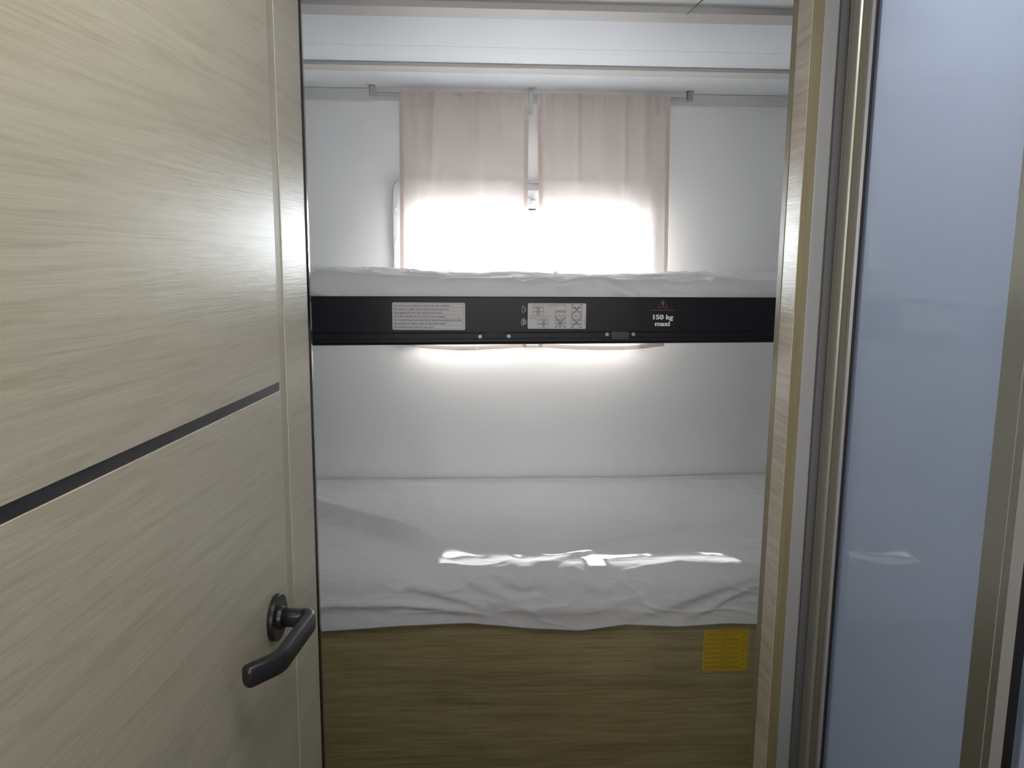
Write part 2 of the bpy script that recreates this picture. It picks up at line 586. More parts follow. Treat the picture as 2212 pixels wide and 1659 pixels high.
# wall profile with a ridge
wp = MB()
wp.prism([(0.4583, 1.0300), (0.4740, 1.0300), (0.4740, 1.0150), (0.4662, 1.0146), (0.4662, 1.0160), (0.4690, 1.0180), (0.4690, 1.0240), (0.4583, 1.0240)], 0.02, 1.93, 'z')
put(g, wp.build('wall_channel', M['pvc_dark']))
fr = MB()
fr.prism([(0.4655, 1.0146), (0.4740, 1.0146), (0.4740, 0.9577), (0.4700, 0.9577), (0.4672, 0.9600), (0.4660, 0.9680), (0.4660, 0.9840),
          (0.4640, 0.9850), (0.4640, 0.9905), (0.4660, 0.9920), (0.4660, 1.0120)], 0.02, 1.93, 'z')
frame = put(g, fr.build('frame_profile', M['champagne']))
put(g, MB().box(0.4634, 0.4641, 0.9856, 0.9902, 0.02, 1.93).build('bright_ridge', M['champagne_light']))
put(g, MB().prism([(0.4653, 0.9585), (0.4665, 0.9675), (0.4690, 0.9675), (0.4695, 0.9578)], 0.02, 1.93, 'z').build('bright_ridge', M['champagne_light']))
put(g, MB().box(0.4690, 0.4740, 0.9530, 0.9577, 0.02, 1.93).build('seal', M['rubber']))
# glass with a gentle waviness, as the reflections show
def wavy_glass(y0, y1, x, name, parent, z0=0.05, z1=1.90, amp=0.0011, ph=0.0):
    mb = MB()
    ny, nz = 36, 90
    for i in range(nz + 1):
        for j in range(ny + 1):
            z = z0 + (z1 - z0) * i / nz
            y = y0 + (y1 - y0) * j / ny
            t = (y - y0) / (y1 - y0)
            dx = amp * math.sin(math.pi * (t * 1.5 + 0.15 + ph)) * math.sin((z - EYE) * 4.2 + 0.6) * 1.6
            dx += amp * 0.25 * math.sin(z * 9 + t * 3 + ph)
            mb.v.append((x + dx, y, z))
    w = ny + 1
    for i in range(nz):
        for j in range(ny):
            a = i * w + j
            mb.f.append((a, a + 1, a + w + 1, a + w))
    return put(parent, mb.build(name, M['glass_door'], smooth=True, solid=0.004))
wavy_glass(0.655, 0.9560, 0.4745, 'glass_pane', g)
put(g, MB().box(0.4705, 0.4722, 0.9466, 0.9532, 0.05, 1.90).build('glass_edge_strip', M['glass_door']))
st = MB()
st.prism([(0.4660, 0.6724), (0.4760, 0.6724), (0.4760, 0.6235), (0.4700, 0.6235), (0.4668, 0.6310), (0.4660, 0.6325), (0.4660, 0.6431), (0.4664, 0.6435), (0.4660, 0.6439)], 0.02, 1.93, 'z')
put(g, st.build('stile', M['champagne']))
put(g, MB().prism([(0.4655, 0.6325), (0.4662, 0.6335), (0.4712, 0.6240), (0.4700, 0.6232)], 0.02, 1.93, 'z').build('bright_ridge', M['champagne_light']))
put(g, MB().box(0.4654, 0.4661, 0.6432, 0.6438, 0.02, 1.93).build('bright_ridge', M['champagne_light']))
put(g, MB().box(0.4700, 0.4760, 0.6165, 0.6235, 0.02, 1.93).build('seal', M['rubber']))
put(g, MB().box(0.4640, 0.4780, -0.20, 1.03, 1.90, 1.935).build('top_rail', M['champagne']))
put(g, MB().box(0.4640, 0.4780, -0.20, 1.03, 0.0, 0.05).build('bottom_rail', M['champagne']))
g2 = empty('door_3', (0.48, 0.30, 0))
struct(g2, 'second leaf of the opal glass shower door, at the lower right edge of the picture', 'shower door')
wavy_glass(-0.15, 0.6155, 0.4790, 'glass_pane', g2, ph=0.5)
put(g2, MB().box(0.4738, 0.4752, 0.6085, 0.6160, 0.05, 1.90).build('glass_edge_strip', M['glass_door']))
put(g2, MB().box(0.4660, 0.4820, -0.20, -0.15, 0.05, 1.90).build('stile', M['champagne']))

# ------------------------------------------------------------------ wooden door on the left (door_1)
ANG = math.radians(5.607)
ux, uy = math.sin(ANG), math.cos(ANG)
dr = empty('door_1', (-0.2886, 0.0283, 0))
struct(dr, 'pale oak laminate door standing open on the left, with black inlay and black handle', 'door')
dr.rotation_euler.z = math.atan2(uy, ux)
# local frame: +x along the leaf away from the hinge, -y out of the visible face
DT = ZC - 0.012
U0, U1 = 0.235, 0.9405
G0, G1 = 0.8345, 0.8555
ZI0, ZI1 = 1.3082, 1.3180
MB().box(U0, G0, 0.0, 0.032, ZI1, DT).build('door_panel', M['door_wood'], dr, bevel=0.0006)
MB().box(U0, G0, 0.0, 0.032, 0.01, ZI0).build('door_panel', M['door_wood'], dr, bevel=0.0006)
MB().box(U0, G0, 0.0012, 0.030, ZI0, ZI1).build('black_inlay', M['black_inlay'], dr)
MB().box(G0, G1, 0.0007, 0.030, 0.01, DT).build('groove_strip', M['groove'], dr)
MB().box(G1, U1, 0.0, 0.032, 0.01, DT).build('door_stile', M['door_wood'], dr, bevel=0.0006)
eb = MB().prism([(U1, 0.0), (U1 + 0.0055, -0.0012), (U1 + 0.0145, 0.0), (U1 + 0.0157, 0.0015), (U1 + 0.0157, 0.032), (U1, 0.032)], 0.01, DT, 'z')
eb.build('edge_profile', M['black_gloss'], dr)
MB().box(0.215, 0.235, -0.003, 0.034, 0.0, DT).build('hinge_strip', M['black_gloss'], dr)
# handle
HZ = 1.0699
hd = MB()
hu = 0.7890
hd.cyl((hu, 0.0, HZ), (hu, -0.0065, HZ), 0.0248, 0.0248, 48)
rose = hd.build('handle_rose', M['black_satin'], dr, bevel=0.0012)
for p in rose.data.polygons:
    p.use_smooth = len(p.vertices) == 4
lv = MB()
def arc(p0, p1, p2, n=6):
    return [(Vector(p0) * (1-t)**2 + Vector(p1) * 2*t*(1-t) + Vector(p2) * t*t) for t in [i / n for i in range(n + 1)]]
path = [Vector((hu, -0.006, HZ)), Vector((hu, -0.020, HZ))]
path += arc((hu, -0.028, HZ), (hu, -0.0405, HZ), (hu - 0.012, -0.0405, HZ))
path += [Vector((hu - 0.045, -0.0395, HZ)), Vector((hu - 0.075, -0.0385, HZ))]
path += arc((hu - 0.088, -0.0380, HZ), (hu - 0.096, -0.0370, HZ), (hu - 0.103, -0.0315, HZ), 5)
path += [Vector((hu - 0.1215, -0.0185, HZ)), Vector((hu - 0.1240, -0.0165, HZ)), Vector((hu - 0.1252, -0.0156, HZ))]
n = len(path)
rad = []
for i in range(n):
    if i < 3:
        rad.append((0.0090, 0.0090))
    elif i >= n - 2:
        rad.append((0.0065, 0.0095) if i == n - 2 else (0.0032, 0.0060))
    else:
        rad.append((0.0070, 0.0108))
lv.tube(path, rad, 32, 0.62)
lever = lv.build('handle_lever', M['black_satin'], dr, smooth=True)
MB().cyl((hu, -0.0060, HZ), (hu, -0.0105, HZ), 0.0125, 0.0115, 32).build('handle_collar', M['black_satin'], dr, bevel=0.0006)

# ------------------------------------------------------------------ window
w1 = empty('window_1', (0.161, YB, 1.4))
struct(w1, 'bright caravan window with rounded corners behind the two beige curtains', 'window')
out = rounded_rect(-0.2365, 0.5585, 1.189, 1.686, 0.035, 8)
inn = rounded_rect(WX0, WX1, WZ0, WZ1, 0.033, 8)
fp = ring(MB(), out, inn, YB - 0.018, YB)
put(w1, fp.build('frame', M['window_plastic'], bevel=0.002))
ro = rounded_rect(WX0 - 0.010, WX1 + 0.010, WZ0 - 0.010, WZ1 + 0.010, 0.04, 8)
put(w1, ring(MB(), ro, rounded_rect(WX0 - 0.0075, WX1 + 0.0075, WZ0 - 0.0075, WZ1 + 0.0075, 0.038, 8), YB - 0.0205, YB - 0.0178).build('inner_bead', M['plastic_white']))
put(w1, MB().prism(rounded_rect(WX0 - 0.003, WX1 + 0.003, WZ0 - 0.003, WZ1 + 0.003, 0.035, 8), YB + 0.012, YB + 0.016, 'y').build('pane', M['pane']))
cap = MB().cyl((0, 0, 0), (0, -0.003, 0), 0.0042, 0.0034, 20).build('screw_cap', M['plastic_white'])
cap.data.name = 'screw_cap'
spots = [(-0.2265, 1.597), (-0.2265, 1.504), (0.5485, 1.597), (0.5485, 1.504)]
for i, (x, z) in enumerate(spots):
    o = cap if i == 0 else cap.copy()
    if i:
        C.objects.link(o)
    o.location = (x, YB - 0.018, z)
    put(w1, o)
lt = MB()
lt.box(0.152, 0.190, YB - 0.026, YB - 0.018, 1.612, 1.628)
lt.box(0.160, 0.174, YB - 0.038, YB - 0.026, 1.604, 1.632)
put(w1, lt.build('latch', M['metal_grey'], bevel=0.0012))
put(w1, MB().box(0.166, 0.190, YB - 0.042, YB - 0.036, 1.596, 1.602).build('latch_lever', M['black_satin'], bevel=0.001))
put(w1, MB().box(0.140, 0.200, YB - 0.022, YB - 0.018, 1.656, 1.676).build('blind_pull', M['pvc_grey'], bevel=0.001))

# ------------------------------------------------------------------ curtain track
YC = 2.40
ct = empty('curtain_rod', (0.17, YC, 1.92))
tag(ct, 'thin double wire curtain rod with grey end brackets just under the ceiling', 'curtain rod')
put(ct, MB().box(-0.285, 0.635, YC + 0.012, YC + 0.020, 1.928, ZC).build('mounting_strip', M['cornice']))
put(ct, MB().cyl((-0.285, YC, 1.9245), (0.635, YC, 1.9245), 0.0012, n=10).build('rod', M['chrome']))
put(ct, MB().cyl((-0.285, YC, 1.9185), (0.635, YC, 1.9185), 0.0012, n=10).build('rod', M['chrome']))
br = MB()
br.prism([(-0.0085, -0.001), (0.0085, -0.001), (0.0085, -0.026), (0.0060, -0.028), (-0.0060, -0.028), (-0.0085, -0.026)], -0.003, 0.003, 'y')
br.box(-0.011, 0.009, -0.010, 0.012, -0.002, 0.0)
br.box(-0.0085, -0.0065, -0.003, 0.010, -0.027, 0.0)
brk = br.build('end_bracket', M['metal_grey'], bevel=0.0006)
b2 = brk.copy()
C.objects.link(b2)
brk.location = (-0.287, YC, ZC)
b2.location = (0.6375, YC, ZC)
scw = MB().cyl((0, 0, 0), (0, -0.0015, 0), 0.0028, n=16).build('screw', M['chrome'])
s2 = scw.copy()
C.objects.link(s2)
for bk, sc in ((brk, scw), (b2, s2)):
    put(ct, bk)
    sc.parent = bk
    sc.location = (0.0015, -0.003, -0.006)
cbk = MB()
cbk.box(0.1645, 0.1765, YC - 0.008, YC - 0.005, 1.871, 1.9385)
cbk.box(0.1635, 0.1775, YC - 0.0105, YC - 0.005, 1.9095, 1.912)
cbk.box(0.1640, 0.1770, YC - 0.0100, YC - 0.005, 1.871, 1.8735)
cbk.box(0.1645, 0.1765, YC - 0.008, YC + 0.012, 1.936, 1.9385)
put(ct, cbk.build('centre_bracket', M['clear_plastic'], bevel=0.0005))
wg = MB()
wg.tube([(0.1585, YC - 0.01, 1.9405), (0.165, YC - 0.012, 1.9412), (0.1705, YC - 0.012, 1.9395), (0.176, YC - 0.012, 1.9412), (0.1830, YC - 0.01, 1.9405)], [0.0008, 0.0016, 0.0012, 0.0016, 0.0008], 8)
wg.tube([(0.168, YC - 0.011, 1.9415), (0.1725, YC - 0.014, 1.937), (0.1760, YC - 0.015, 1.932)], 0.0013, 8)
put(ct, wg.build('bracket_clip', M['chrome'], smooth=True))

# ------------------------------------------------------------------ curtains
def lerp(xs, ys, x):
    return float(np.interp(x, xs, ys))

def make_curtain(name, xt0, xt1, xb0, xb1, hem_x, hem_z, folds, label, seed):
    root = empty(name, ((xt0 + xt1) / 2, YC, 1.925))
    tag(root, label, 'curtain', 'beige curtains over the bunk window')
    ztop, zst = 1.9262, 1.8835
    def surf(u, z, off=0.0):
        """u 0..1 across the width"""
        t = (ztop - z) / (ztop - 1.18)
        a = xt0 + (xb0 - xt0) * min(1, t * 1.6)
        b = xt1 + (xb1 - xt1) * min(1, t * 1.6)
        x = a + (b - a) * u
        y = YC - 0.004
        if z > zst:
            tt = (z - zst) / (ztop - zst)
            y += -0.0025 * math.sin(math.pi * tt)
        k = math.exp(-t * 0.9) * 0.9 + 0.35
        for fu, fw, fa, drift in folds:
            c = fu + drift * t
            y += 1.5 * fa * k * math.exp(-((u - c) / fw) ** 2)
        y += 0.0035 * math.sin(u * 9 + seed) * t
        y += 0.0012 * noise.noise(Vector((u * 14, z * 9, seed)))
        if z > zst - 0.01:
            g_ = 0.0032 * noise.noise(Vector((u * 46, z * 5, seed + 3)))
            y += g_
        return x, y - off, z
    def sheet(nm, u0, u1, zt, zb, off, nu, nz, mat, hemmed=False):
        mb = MB()
        for i in range(nz + 1):
            for j in range(nu + 1):
                u = u0 + (u1 - u0) * j / nu
                xx = xb0 + (xb1 - xb0) * u
                bottom = zb(xx) if callable(zb) else zb
                top_ = zt(xx) if callable(zt) else zt
                z = top_ + (bottom - top_) * i / nz
                mb.v.append(surf(u, z, off))
        w = nu + 1
        for i in range(nz):
            for j in range(nu):
                a = i * w + j
                mb.f.append((a, a + 1, a + w + 1, a + w))
        return put(root, mb.build(nm, mat, smooth=True))
    hz = lambda x: sum(lerp(hem_x, hem_z, x + q * 0.011) for q in (-3, -2, -1, 0, 1, 2, 3)) / 7
    sheet('curtain_panel', 0, 1, ztop, hz, 0.0, 150, 110, M['curtain'])
    sheet('header', 0, 1, ztop + 0.001, zst, 0.0022, 150, 12, M['curtain'])
    sheet('side_hem', 0.0, 0.030, zst, hz, 0.0012, 4, 90, M['curtain_hem'])
    sheet('side_hem', 0.970, 1.0, zst, hz, 0.0012, 4, 90, M['curtain_hem'])
    sheet('bottom_hem', 0, 1, lambda x: hz(x) + 0.012, lambda x: hz(x) - 0.0004, 0.0014, 90, 3, M['curtain_hem'])
    # stitch line under the casing
    stm = MB()
    for i in range(70):
        u = 0.005 + 0.99 * i / 70
        x0, y0, z0 = surf(u, zst + 0.0004)
        x1, y1, z1 = surf(u + 0.008, zst + 0.0004)
        stm.tube([(x0, y0 - 0.0026, z0), (x1, y1 - 0.0026, z1)], 0.00045, 5)
    put(root, stm.build('stitching', M['curtain_hem']))
    return root
fl1 = [(0.28, 0.035, -0.007, -0.10), (0.62, 0.03, -0.008, -0.02), (0.45, 0.06, 0.004, 0.02), (0.80, 0.05, -0.004, 0.0), (0.13, 0.04, -0.004, 0.10)]
fl2 = [(0.30, 0.02, -0.007, 0.0), (0.65, 0.025, -0.007, 0.02), (0.48, 0.05, -0.003, 0.0), (0.80, 0.04, -0.005, 0.04), (0.12, 0.05, 0.003, 0.0)]
make_curtain('curtain', -0.2089, 0.1632, -0.2135, 0.1640, [-0.22, -0.1816, -0.10, -0.028, 0.07, 0.169],
             [1.197, 1.1897, 1.181, 1.1776, 1.182, 1.1906], fl1, 'translucent beige curtain on the left half of the window', 1.3)
make_curtain('curtain', 0.1880, 0.5779, 0.2010, 0.5885, [0.19, 0.24, 0.325, 0.40, 0.4676, 0.54, 0.596],
             [1.1921, 1.1865, 1.181, 1.1796, 1.1814, 1.188, 1.1945], fl2, 'translucent beige curtain on the right half of the window', 4.1)

# ------------------------------------------------------------------ sheets and mattresses
def dist_poly(px, ps, poly):
    best = np.full(px.shape, 1e9)
    sign = np.ones(px.shape)
    along = np.zeros(px.shape)
    n = len(poly) - 1
    for i in range(n):
        ax, as_ = poly[i]
        bx, bs = poly[i + 1]
        dx, ds = bx - ax, bs - as_
        L2 = dx*dx + ds*ds
        t = np.clip(((px - ax) * dx + (ps - as_) * ds) / L2, 0, 1)
        ex, es = px - (ax + t * dx), ps - (as_ + t * ds)
        d = np.sqrt(ex*ex + es*es)
        cr = (px - ax) * ds - (ps - as_) * dx
        upd = d < best
        best = np.where(upd, d, best)
        sign = np.where(upd, np.where(cr > 0, 1.0, -1.0), sign)
        along = np.where(upd, (i + t) / n, along)
    return best, sign, along

# (polyline in metres: across the bunk, along the cloth from the back), width far side, width near side, height
FOLDS = [
    ([(-0.80, 0.16), (-0.55, 0.25), (-0.4162, 0.3408), (-0.263, 0.4628), (-0.1365, 0.5691), (-0.0217, 0.6567), (0.0427, 0.7082), (0.1033, 0.7514)], 0.19, 0.075, 0.034, 0.25),
    ([(-0.0682, 0.571), (0.0001, 0.6176), (0.0731, 0.7157), (0.1441, 0.7623), (0.2153, 0.7795)], 0.030, 0.014, 0.003, 1),
    ([(-0.55, 0.825), (-0.3378, 0.8267), (-0.1646, 0.8292), (-0.0619, 0.8439), (0.0417, 0.8631)], 0.016, 0.010, 0.006, 1),
    ([(0.80, 0.735), (0.6533, 0.7717), (0.551, 0.80), (0.503, 0.8168), (0.4194, 0.8489), (0.3355, 0.8755)], 0.035, 0.012, 0.008, 1),
    ([(0.75, 0.77), (0.6304, 0.80), (0.5883, 0.818), (0.5365, 0.8507), (0.4841, 0.8722)], 0.012, 0.008, 0.004, 1),
    ([(0.187, 0.6537), (0.3041, 0.6136), (0.3831, 0.5569), (0.483, 0.5323), (0.5535, 0.4917), (0.6024, 0.4487)], 0.03, 0.012, 0.0055, 1),
    ([(0.2622, 0.3457), (0.3469, 0.3396), (0.4205, 0.3619), (0.4792, 0.3875)], 0.03, 0.012, 0.0035, 1),
    ([(0.4561, 0.313), (0.5584, 0.2722), (0.6267, 0.3172)], 0.025, 0.010, 0.003, 1),
    ([(0.5116, 0.2711), (0.5866, 0.1571), (0.6435, 0.0569)], 0.03, 0.012, 0.004, 1),
    ([(-0.1408, 0.785), (-0.09, 0.80), (-0.0205, 0.8204), (0.0416, 0.8488)], 0.015, 0.010, 0.004, 1),
    ([(-0.0864, 0.6697), (-0.0203, 0.7644), (0.04, 0.80), (0.1038, 0.8222)], 0.018, 0.010, 0.0022, 1),
    ([(0.0411, 0.7658), (0.0702, 0.795), (0.114, 0.806), (0.162, 0.795)], 0.010, 0.010, -0.004, 1),
    ([(0.1349, 0.7379), (0.1883, 0.7183), (0.2621, 0.6709), (0.3041, 0.65)], 0.022, 0.010, 0.005, 1),
    ([(0.3753, 0.7433), (0.483, 0.7312), (0.6087, 0.7423), (0.6531, 0.735), (0.78, 0.73)], 0.020, 0.014, 0.004, 1),
    ([(0.4528, 0.507), (0.5257, 0.5054), (0.588, 0.4559)], 0.010, 0.006, 0.003, 1),
    ([(0.0383, 0.3442), (0.0993, 0.4052), (0.1983, 0.4116)], 0.016, 0.008, 0.0022, 1),
    ([(-0.1338, 0.6076), (-0.0619, 0.7335), (-0.0351, 0.80)], 0.016, 0.010, 0.0018, 1),
    ([(0.2271, 0.7602), (0.2752, 0.79), (0.3122, 0.81)], 0.018, 0.012, 0.0035, 1),
    ([(0.3433, 0.442), (0.4402, 0.452), (0.5673, 0.4403)], 0.010, 0.006, 0.0018, 1),
    ([(0.1854, 0.5515), (0.3304, 0.5212), (0.4568, 0.4892)], 0.020, 0.010, 0.0025, 1),
    ([(0.2872, 0.6505), (0.4045, 0.6228), (0.5014, 0.5999), (0.62, 0.60)], 0.020, 0.012, 0.0022, 1),
    ([(-0.3743, 0.5021), (-0.2896, 0.6032), (-0.2272, 0.7194)], 0.03, 0.015, 0.0025, 1),
    ([(0.0001, 0.8207), (0.1352, 0.8425), (0.2922, 0.8359), (0.397, 0.8153)], 0.014, 0.014, 0.004, 1),
    ([(0.8316, 0.061), (0.837, 0.1725), (0.8485, 0.2569)], 0.03, 0.012, 0.004, 1),
    ([(0.6479, 0.3798), (0.7269, 0.4136), (0.7761, 0.4533)], 0.02, 0.012, 0.003, 1),
]
def lower_profile(s, zhem, ztop=0.765, front=1.690):
    if s <= 0.72:
        return (2.45 - s, ztop, 0.0)
    if s <= 0.80:
        th = (s - 0.72) / 0.08 * math.pi / 2
        ry = 1.73 - front
        return (1.73 - ry * math.sin(th), ztop - 0.05 * (1 - math.cos(th)), th)
    return (front, 0.715 - (s - 0.80) / 0.09 * (0.715 - zhem), math.pi / 2)

def lower_sheet():
    X0, X1, NX = XL + 0.006, XR - 0.006, 330
    svals = list(np.linspace(0.008, 0.60, 120)) + list(np.linspace(0.604, 0.89, 110))
    xs = np.linspace(X0, X1, NX)
    PX, PS = np.meshgrid(xs, np.array(svals))
    D = np.zeros(PX.shape)
    for poly, wf, wn, h, taper in FOLDS:
        d, sg, al = dist_poly(PX, PS, poly)
        # far side (towards the wall) has smaller s
        above = np.zeros(PX.shape)
        # decide side by comparing s with nearest point's s
        px = np.array([p[0] for p in poly])
        ps = np.array([p[1] for p in poly])
        order = np.argsort(px)
        sline = np.interp(PX, px[order], ps[order])
        far = PS < sline
        w = np.where(far, wf, wn)
        end = np.sin(np.clip(al, 0, 1) * math.pi) ** 0.5 if taper == 1 else np.clip((1 - al) * 2.6, 0, 1)
        if taper == 0.25:            # the long fold: cloth drops forward over a broad band below the crest
            band = np.clip((PS - sline) / wn, 0, 1)
            step = 1 - band * band * (3 - 2 * band)
            back = np.where(far, np.clip(PS / np.maximum(sline, 0.05), 0, 1) ** 1.2, 1.0)
            xend = np.clip((0.03 - PX) / 0.20, 0, 1)
            D += h * step * back * xend * xend * (3 - 2 * xend)
            D += 0.004 * np.exp(-(d / 0.012) ** 2) * xend
            continue
        D += (1.7 if wn <= 0.010 else 1.15) * h * np.exp(-(d / w) ** 2) * end
    hx = [-0.8, -0.336, -0.167, -0.010, 0.137, 0.244, 0.350, 0.469, 0.588, 0.662, 1.12]
    hz = [0.622, 0.624, 0.634, 0.639, 0.6235, 0.617, 0.630, 0.6225, 0.6285, 0.625, 0.625]
    mb = MB()
    rows = len(svals)
    for i, s in enumerate(svals):
        for j, x in enumerate(xs):
            zh = lerp(hx, hz, x)
            y, z, th = lower_profile(s, zh)
            d = D[i][j]
            d += 0.0022 * noise.noise(Vector((x * 5.0, s * 9.0, 1.7)))
            d += 0.0012 * noise.noise(Vector((x * 11.0, s * 26.0, 4.7)))
            d += 0.0005 * noise.noise(Vector((x * 30.0, s * 60.0, 8.2)))
            rg = 1 - abs(noise.noise(Vector((x * 7.0 + s * 2.0, s * 17.0 - x * 2.5, 12.3)))) * 2
            d += 0.0030 * max(0.0, rg) ** 5
            rg = 1 - abs(noise.noise(Vector((x * 13.0 - s * 4.0, s * 30.0 + x * 3.0, 22.3)))) * 2
            d += 0.0014 * max(0.0, rg) ** 4
            bulge = 0.008 * math.exp(-((x - 0.22) / 0.22) ** 2) * math.exp(-((s - 0.83) / 0.05) ** 2)
            d += bulge
            # cloth lies over the wall side slightly raised on the right
            zz = z + (0.012 * max(0.0, (x - 0.45) / 0.6) * max(0.0, 1 - s / 0.35))
            if s > 0.85:
                d *= max(0.15, 1 - (s - 0.85) / 0.06)
            if s < 0.05:
                d *= 0.4
            mb.v.append((x, y - d * math.sin(th), zz + d * math.cos(th)))
    # tucked edge
    for j, x in enumerate(xs):
        zh = lerp(hx, hz, x)
        mb.v.append((x, 1.700, zh + 0.001))
    for i in range(rows):
        for j in range(NX - 1):
            a = i * NX + j
            mb.f.append((a, a + 1, a + NX + 1, a + NX))
    return mb
lm = empty('mattress', (0.16, 2.05, 0.60))
tag(lm, 'lower bunk mattress under a creased white sheet, above the oak front panel', 'mattress')
put(lm, lower_sheet().build('fitted_sheet', M['sheet'], smooth=True))
put(lm, MB().box(XL + 0.02, XR - 0.02, 1.712, 2.435, 0.6405, 0.745).build('mattress_core', M['mattress_core']))

UF = [
    ([(-0.3327, 1.4193), (-0.2432, 1.4151), (-0.1561, 1.4108), (-0.0685, 1.4066)], 0.004, 0.0035),
    ([(0.1279, 1.4128), (0.1926, 1.3936), (0.2272, 1.4017), (0.2667, 1.4137)], 0.005, 0.005),
    ([(0.2667, 1.4137), (0.3073, 1.3894), (0.3478, 1.3748)], 0.006, 0.004),
    ([(0.2767, 1.4138), (0.3767, 1.4105), (0.427, 1.4089)], 0.004, 0.003),
    ([(0.4177, 1.3901), (0.4783, 1.3875), (0.518, 1.4036)], 0.005, -0.003),
    ([(0.6182, 1.426), (0.5581, 1.4127), (0.4981, 1.3975)], 0.006, 0.004),
    ([(-0.3339, 1.3787), (-0.2926, 1.3712)], 0.005, 0.003),
    ([(-0.05, 1.410), (0.02, 1.4045), (0.10, 1.406)], 0.004, 0.003),
]
def upper_sheet():
    X0, X1, NX = XL + 0.006, XR - 0.006, 360
    xs = np.linspace(X0, X1, NX)
    fx = [-0.8, -0.336, -0.12, 0.18, 0.28, 0.45, 0.67, 1.12]
    ftop = [1.421, 1.4195, 1.4065, 1.4035, 1.406, 1.4065, 1.4125, 1.415]      # height of the front shoulder
    bx = [-0.8, -0.457, -0.161, 0.244, 0.656, 0.9065, 1.12]
    btop = [1.428, 1.4275, 1.4205, 1.4155, 1.4155, 1.423, 1.425]              # height at the back
    mb = MB()
    NF, NB = 34, 60
    n_rows = 0
    rows = []
    for k in range(NF + 1):          # front face going up, then over the shoulder
        rows.append(('f', k / NF))
    for k in range(1, NB + 1):
        rows.append(('t', k / NB))
    for kind, t in rows:
        for x in xs:
            zt = lerp(fx, ftop, x)
            zb = lerp(bx, btop, x)
            if kind == 'f':
                th = t * math.pi / 2
                # bulging front from rail top to shoulder
                z = 1.369 + (zt - 1.369) * math.sin(th)
                y = 1.712 + 0.045 * (1 - math.cos(th)) ** 1.3
                d = 0.0
                for poly, w, h in UF:
                    if poly[0][0] - 0.05 < x < poly[-1][0] + 0.05 or poly[-1][0] - 0.05 < x < poly[0][0] + 0.05:
                        dd, _, al = dist_poly(np.array([x]), np.array([z]), poly)
                        d += 3.4 * h * math.exp(-(dd[0] / (w * 1.7)) ** 2)
                d += 0.003 * noise.noise(Vector((x * 9, z * 20, 2.2))) * math.sin(math.pi * min(1, t))
                mb.v.append((x, y - d * math.cos(th) * 0.8, z + d * math.sin(th) * 0.6))
            else:
                y = 1.757 + (2.335 - 1.757) * t
                z = zt + (zb - zt) * t
                d = 0.0035 * noise.noise(Vector((x * 6, y * 9, 5.5))) + 0.0022 * noise.noise(Vector((x * 15, y * 22, 7.5)))
                rg = 1 - abs(noise.noise(Vector((x * 8.0 + y * 3.0, y * 16.0 - x, 31.3)))) * 2
                d += 0.0060 * max(0.0, rg) ** 4 - 0.001
                d *= min(1, t * 8)
                mb.v.append((x, y, z + d))
    for x in xs:
        mb.v.append((x, 2.338, 1.375))
    R_ = len(rows)
    for i in range(R_):
        for j in range(NX - 1):
            a = i * NX + j
            mb.f.append((a, a + 1, a + NX + 1, a + NX))
    return mb
um = empty('mattress', (0.16, 2.02, 1.355))
tag(um, 'thin upper bunk mattress in a white sheet, resting behind the black rail', 'mattress')
put(um, upper_sheet().build('fitted_sheet', M['sheet'], smooth=True))
put(um, MB().box(XL + 0.02, XR - 0.02, 1.765, 2.325, 1.3562, 1.395).build('mattress_core', M['mattress_core']))

# ------------------------------------------------------------------ upper bunk
ub = empty('bunk_bed', (0.16, 1.70, 1.27))
tag(ub, 'upper bunk with a black front rail carrying safety stickers', 'bunk bed')
YR = 1.70
def rz(x, base_l, base_r):
    return base_l + (base_r - base_l) * (x - (-0.3364)) / (0.6587 + 0.3364)
rail = MB()
# cross-section (y, z) ; flat upper face, fine groove, rounded lower part
def section(x):
    zt = rz(x, 1.3709, 1.3736)
    zb = rz(x, 1.2661, 1.2758)
    h = zt - zb
    pr = [(0.0, zt - 0.0015), (0.0015, zt), (0.022, zt), (0.022, zb), (0.004, zb), (0.001, zb + 0.002), (-0.0005, zb + 0.006), (-0.0005, zb + 0.012),
          (0.0008, zb + 0.0125), (0.0008, zb + 0.0135), (-0.0005, zb + 0.014), (-0.0005, zb + h * 0.235), (0.0, zb + h * 0.245), (0.0022, zb + h * 0.25), (0.0022, zb + h * 0.262), (0.0, zb + h * 0.27)]
    return [(x, YR + a, b) for a, b in pr]
xr = [XL + 0.004, XR - 0.004]
secs = [section(x) for x in xr]
k = len(secs[0])
rail.v = secs[0] + secs[1]
for i in range(k):
    j = (i + 1) % k
    rail.f.append((i, j, k + j, k + i))
rail.f.append(tuple(range(k)))
rail.f.append(tuple(range(2 * k - 1, k - 1, -1)))
front = put(ub, rail.build('front_rail', M['rail_black']))
front.location = (0, 0, 0)
front.location = Vector((0, 0, 0)) - ub.location
put(ub, MB().box(XL + 0.004, XR - 0.004, 1.722, 2.34, 1.338, 1.356).build('bunk_base', M['plastic_white']))
put(ub, MB().box(XL + 0.001, XL + 0.03, 1.74, 2.33, 1.30, 1.338).build('side_bearer', M['metal_grey']))
put(ub, MB().box(XR - 0.03, XR - 0.001, 1.74, 2.33, 1.30, 1.338).build('side_bearer', M['metal_grey']))
YF = YR - 0.0006

def part_of(parent, mb, name, mat, **kw):
    o = mb.build(name, mat, **kw)
    o.parent = parent
    return o
# the rail mesh is in room coordinates, so children of it need the same offset as identity
def sub(o, parent):
    o.parent = parent
    return o

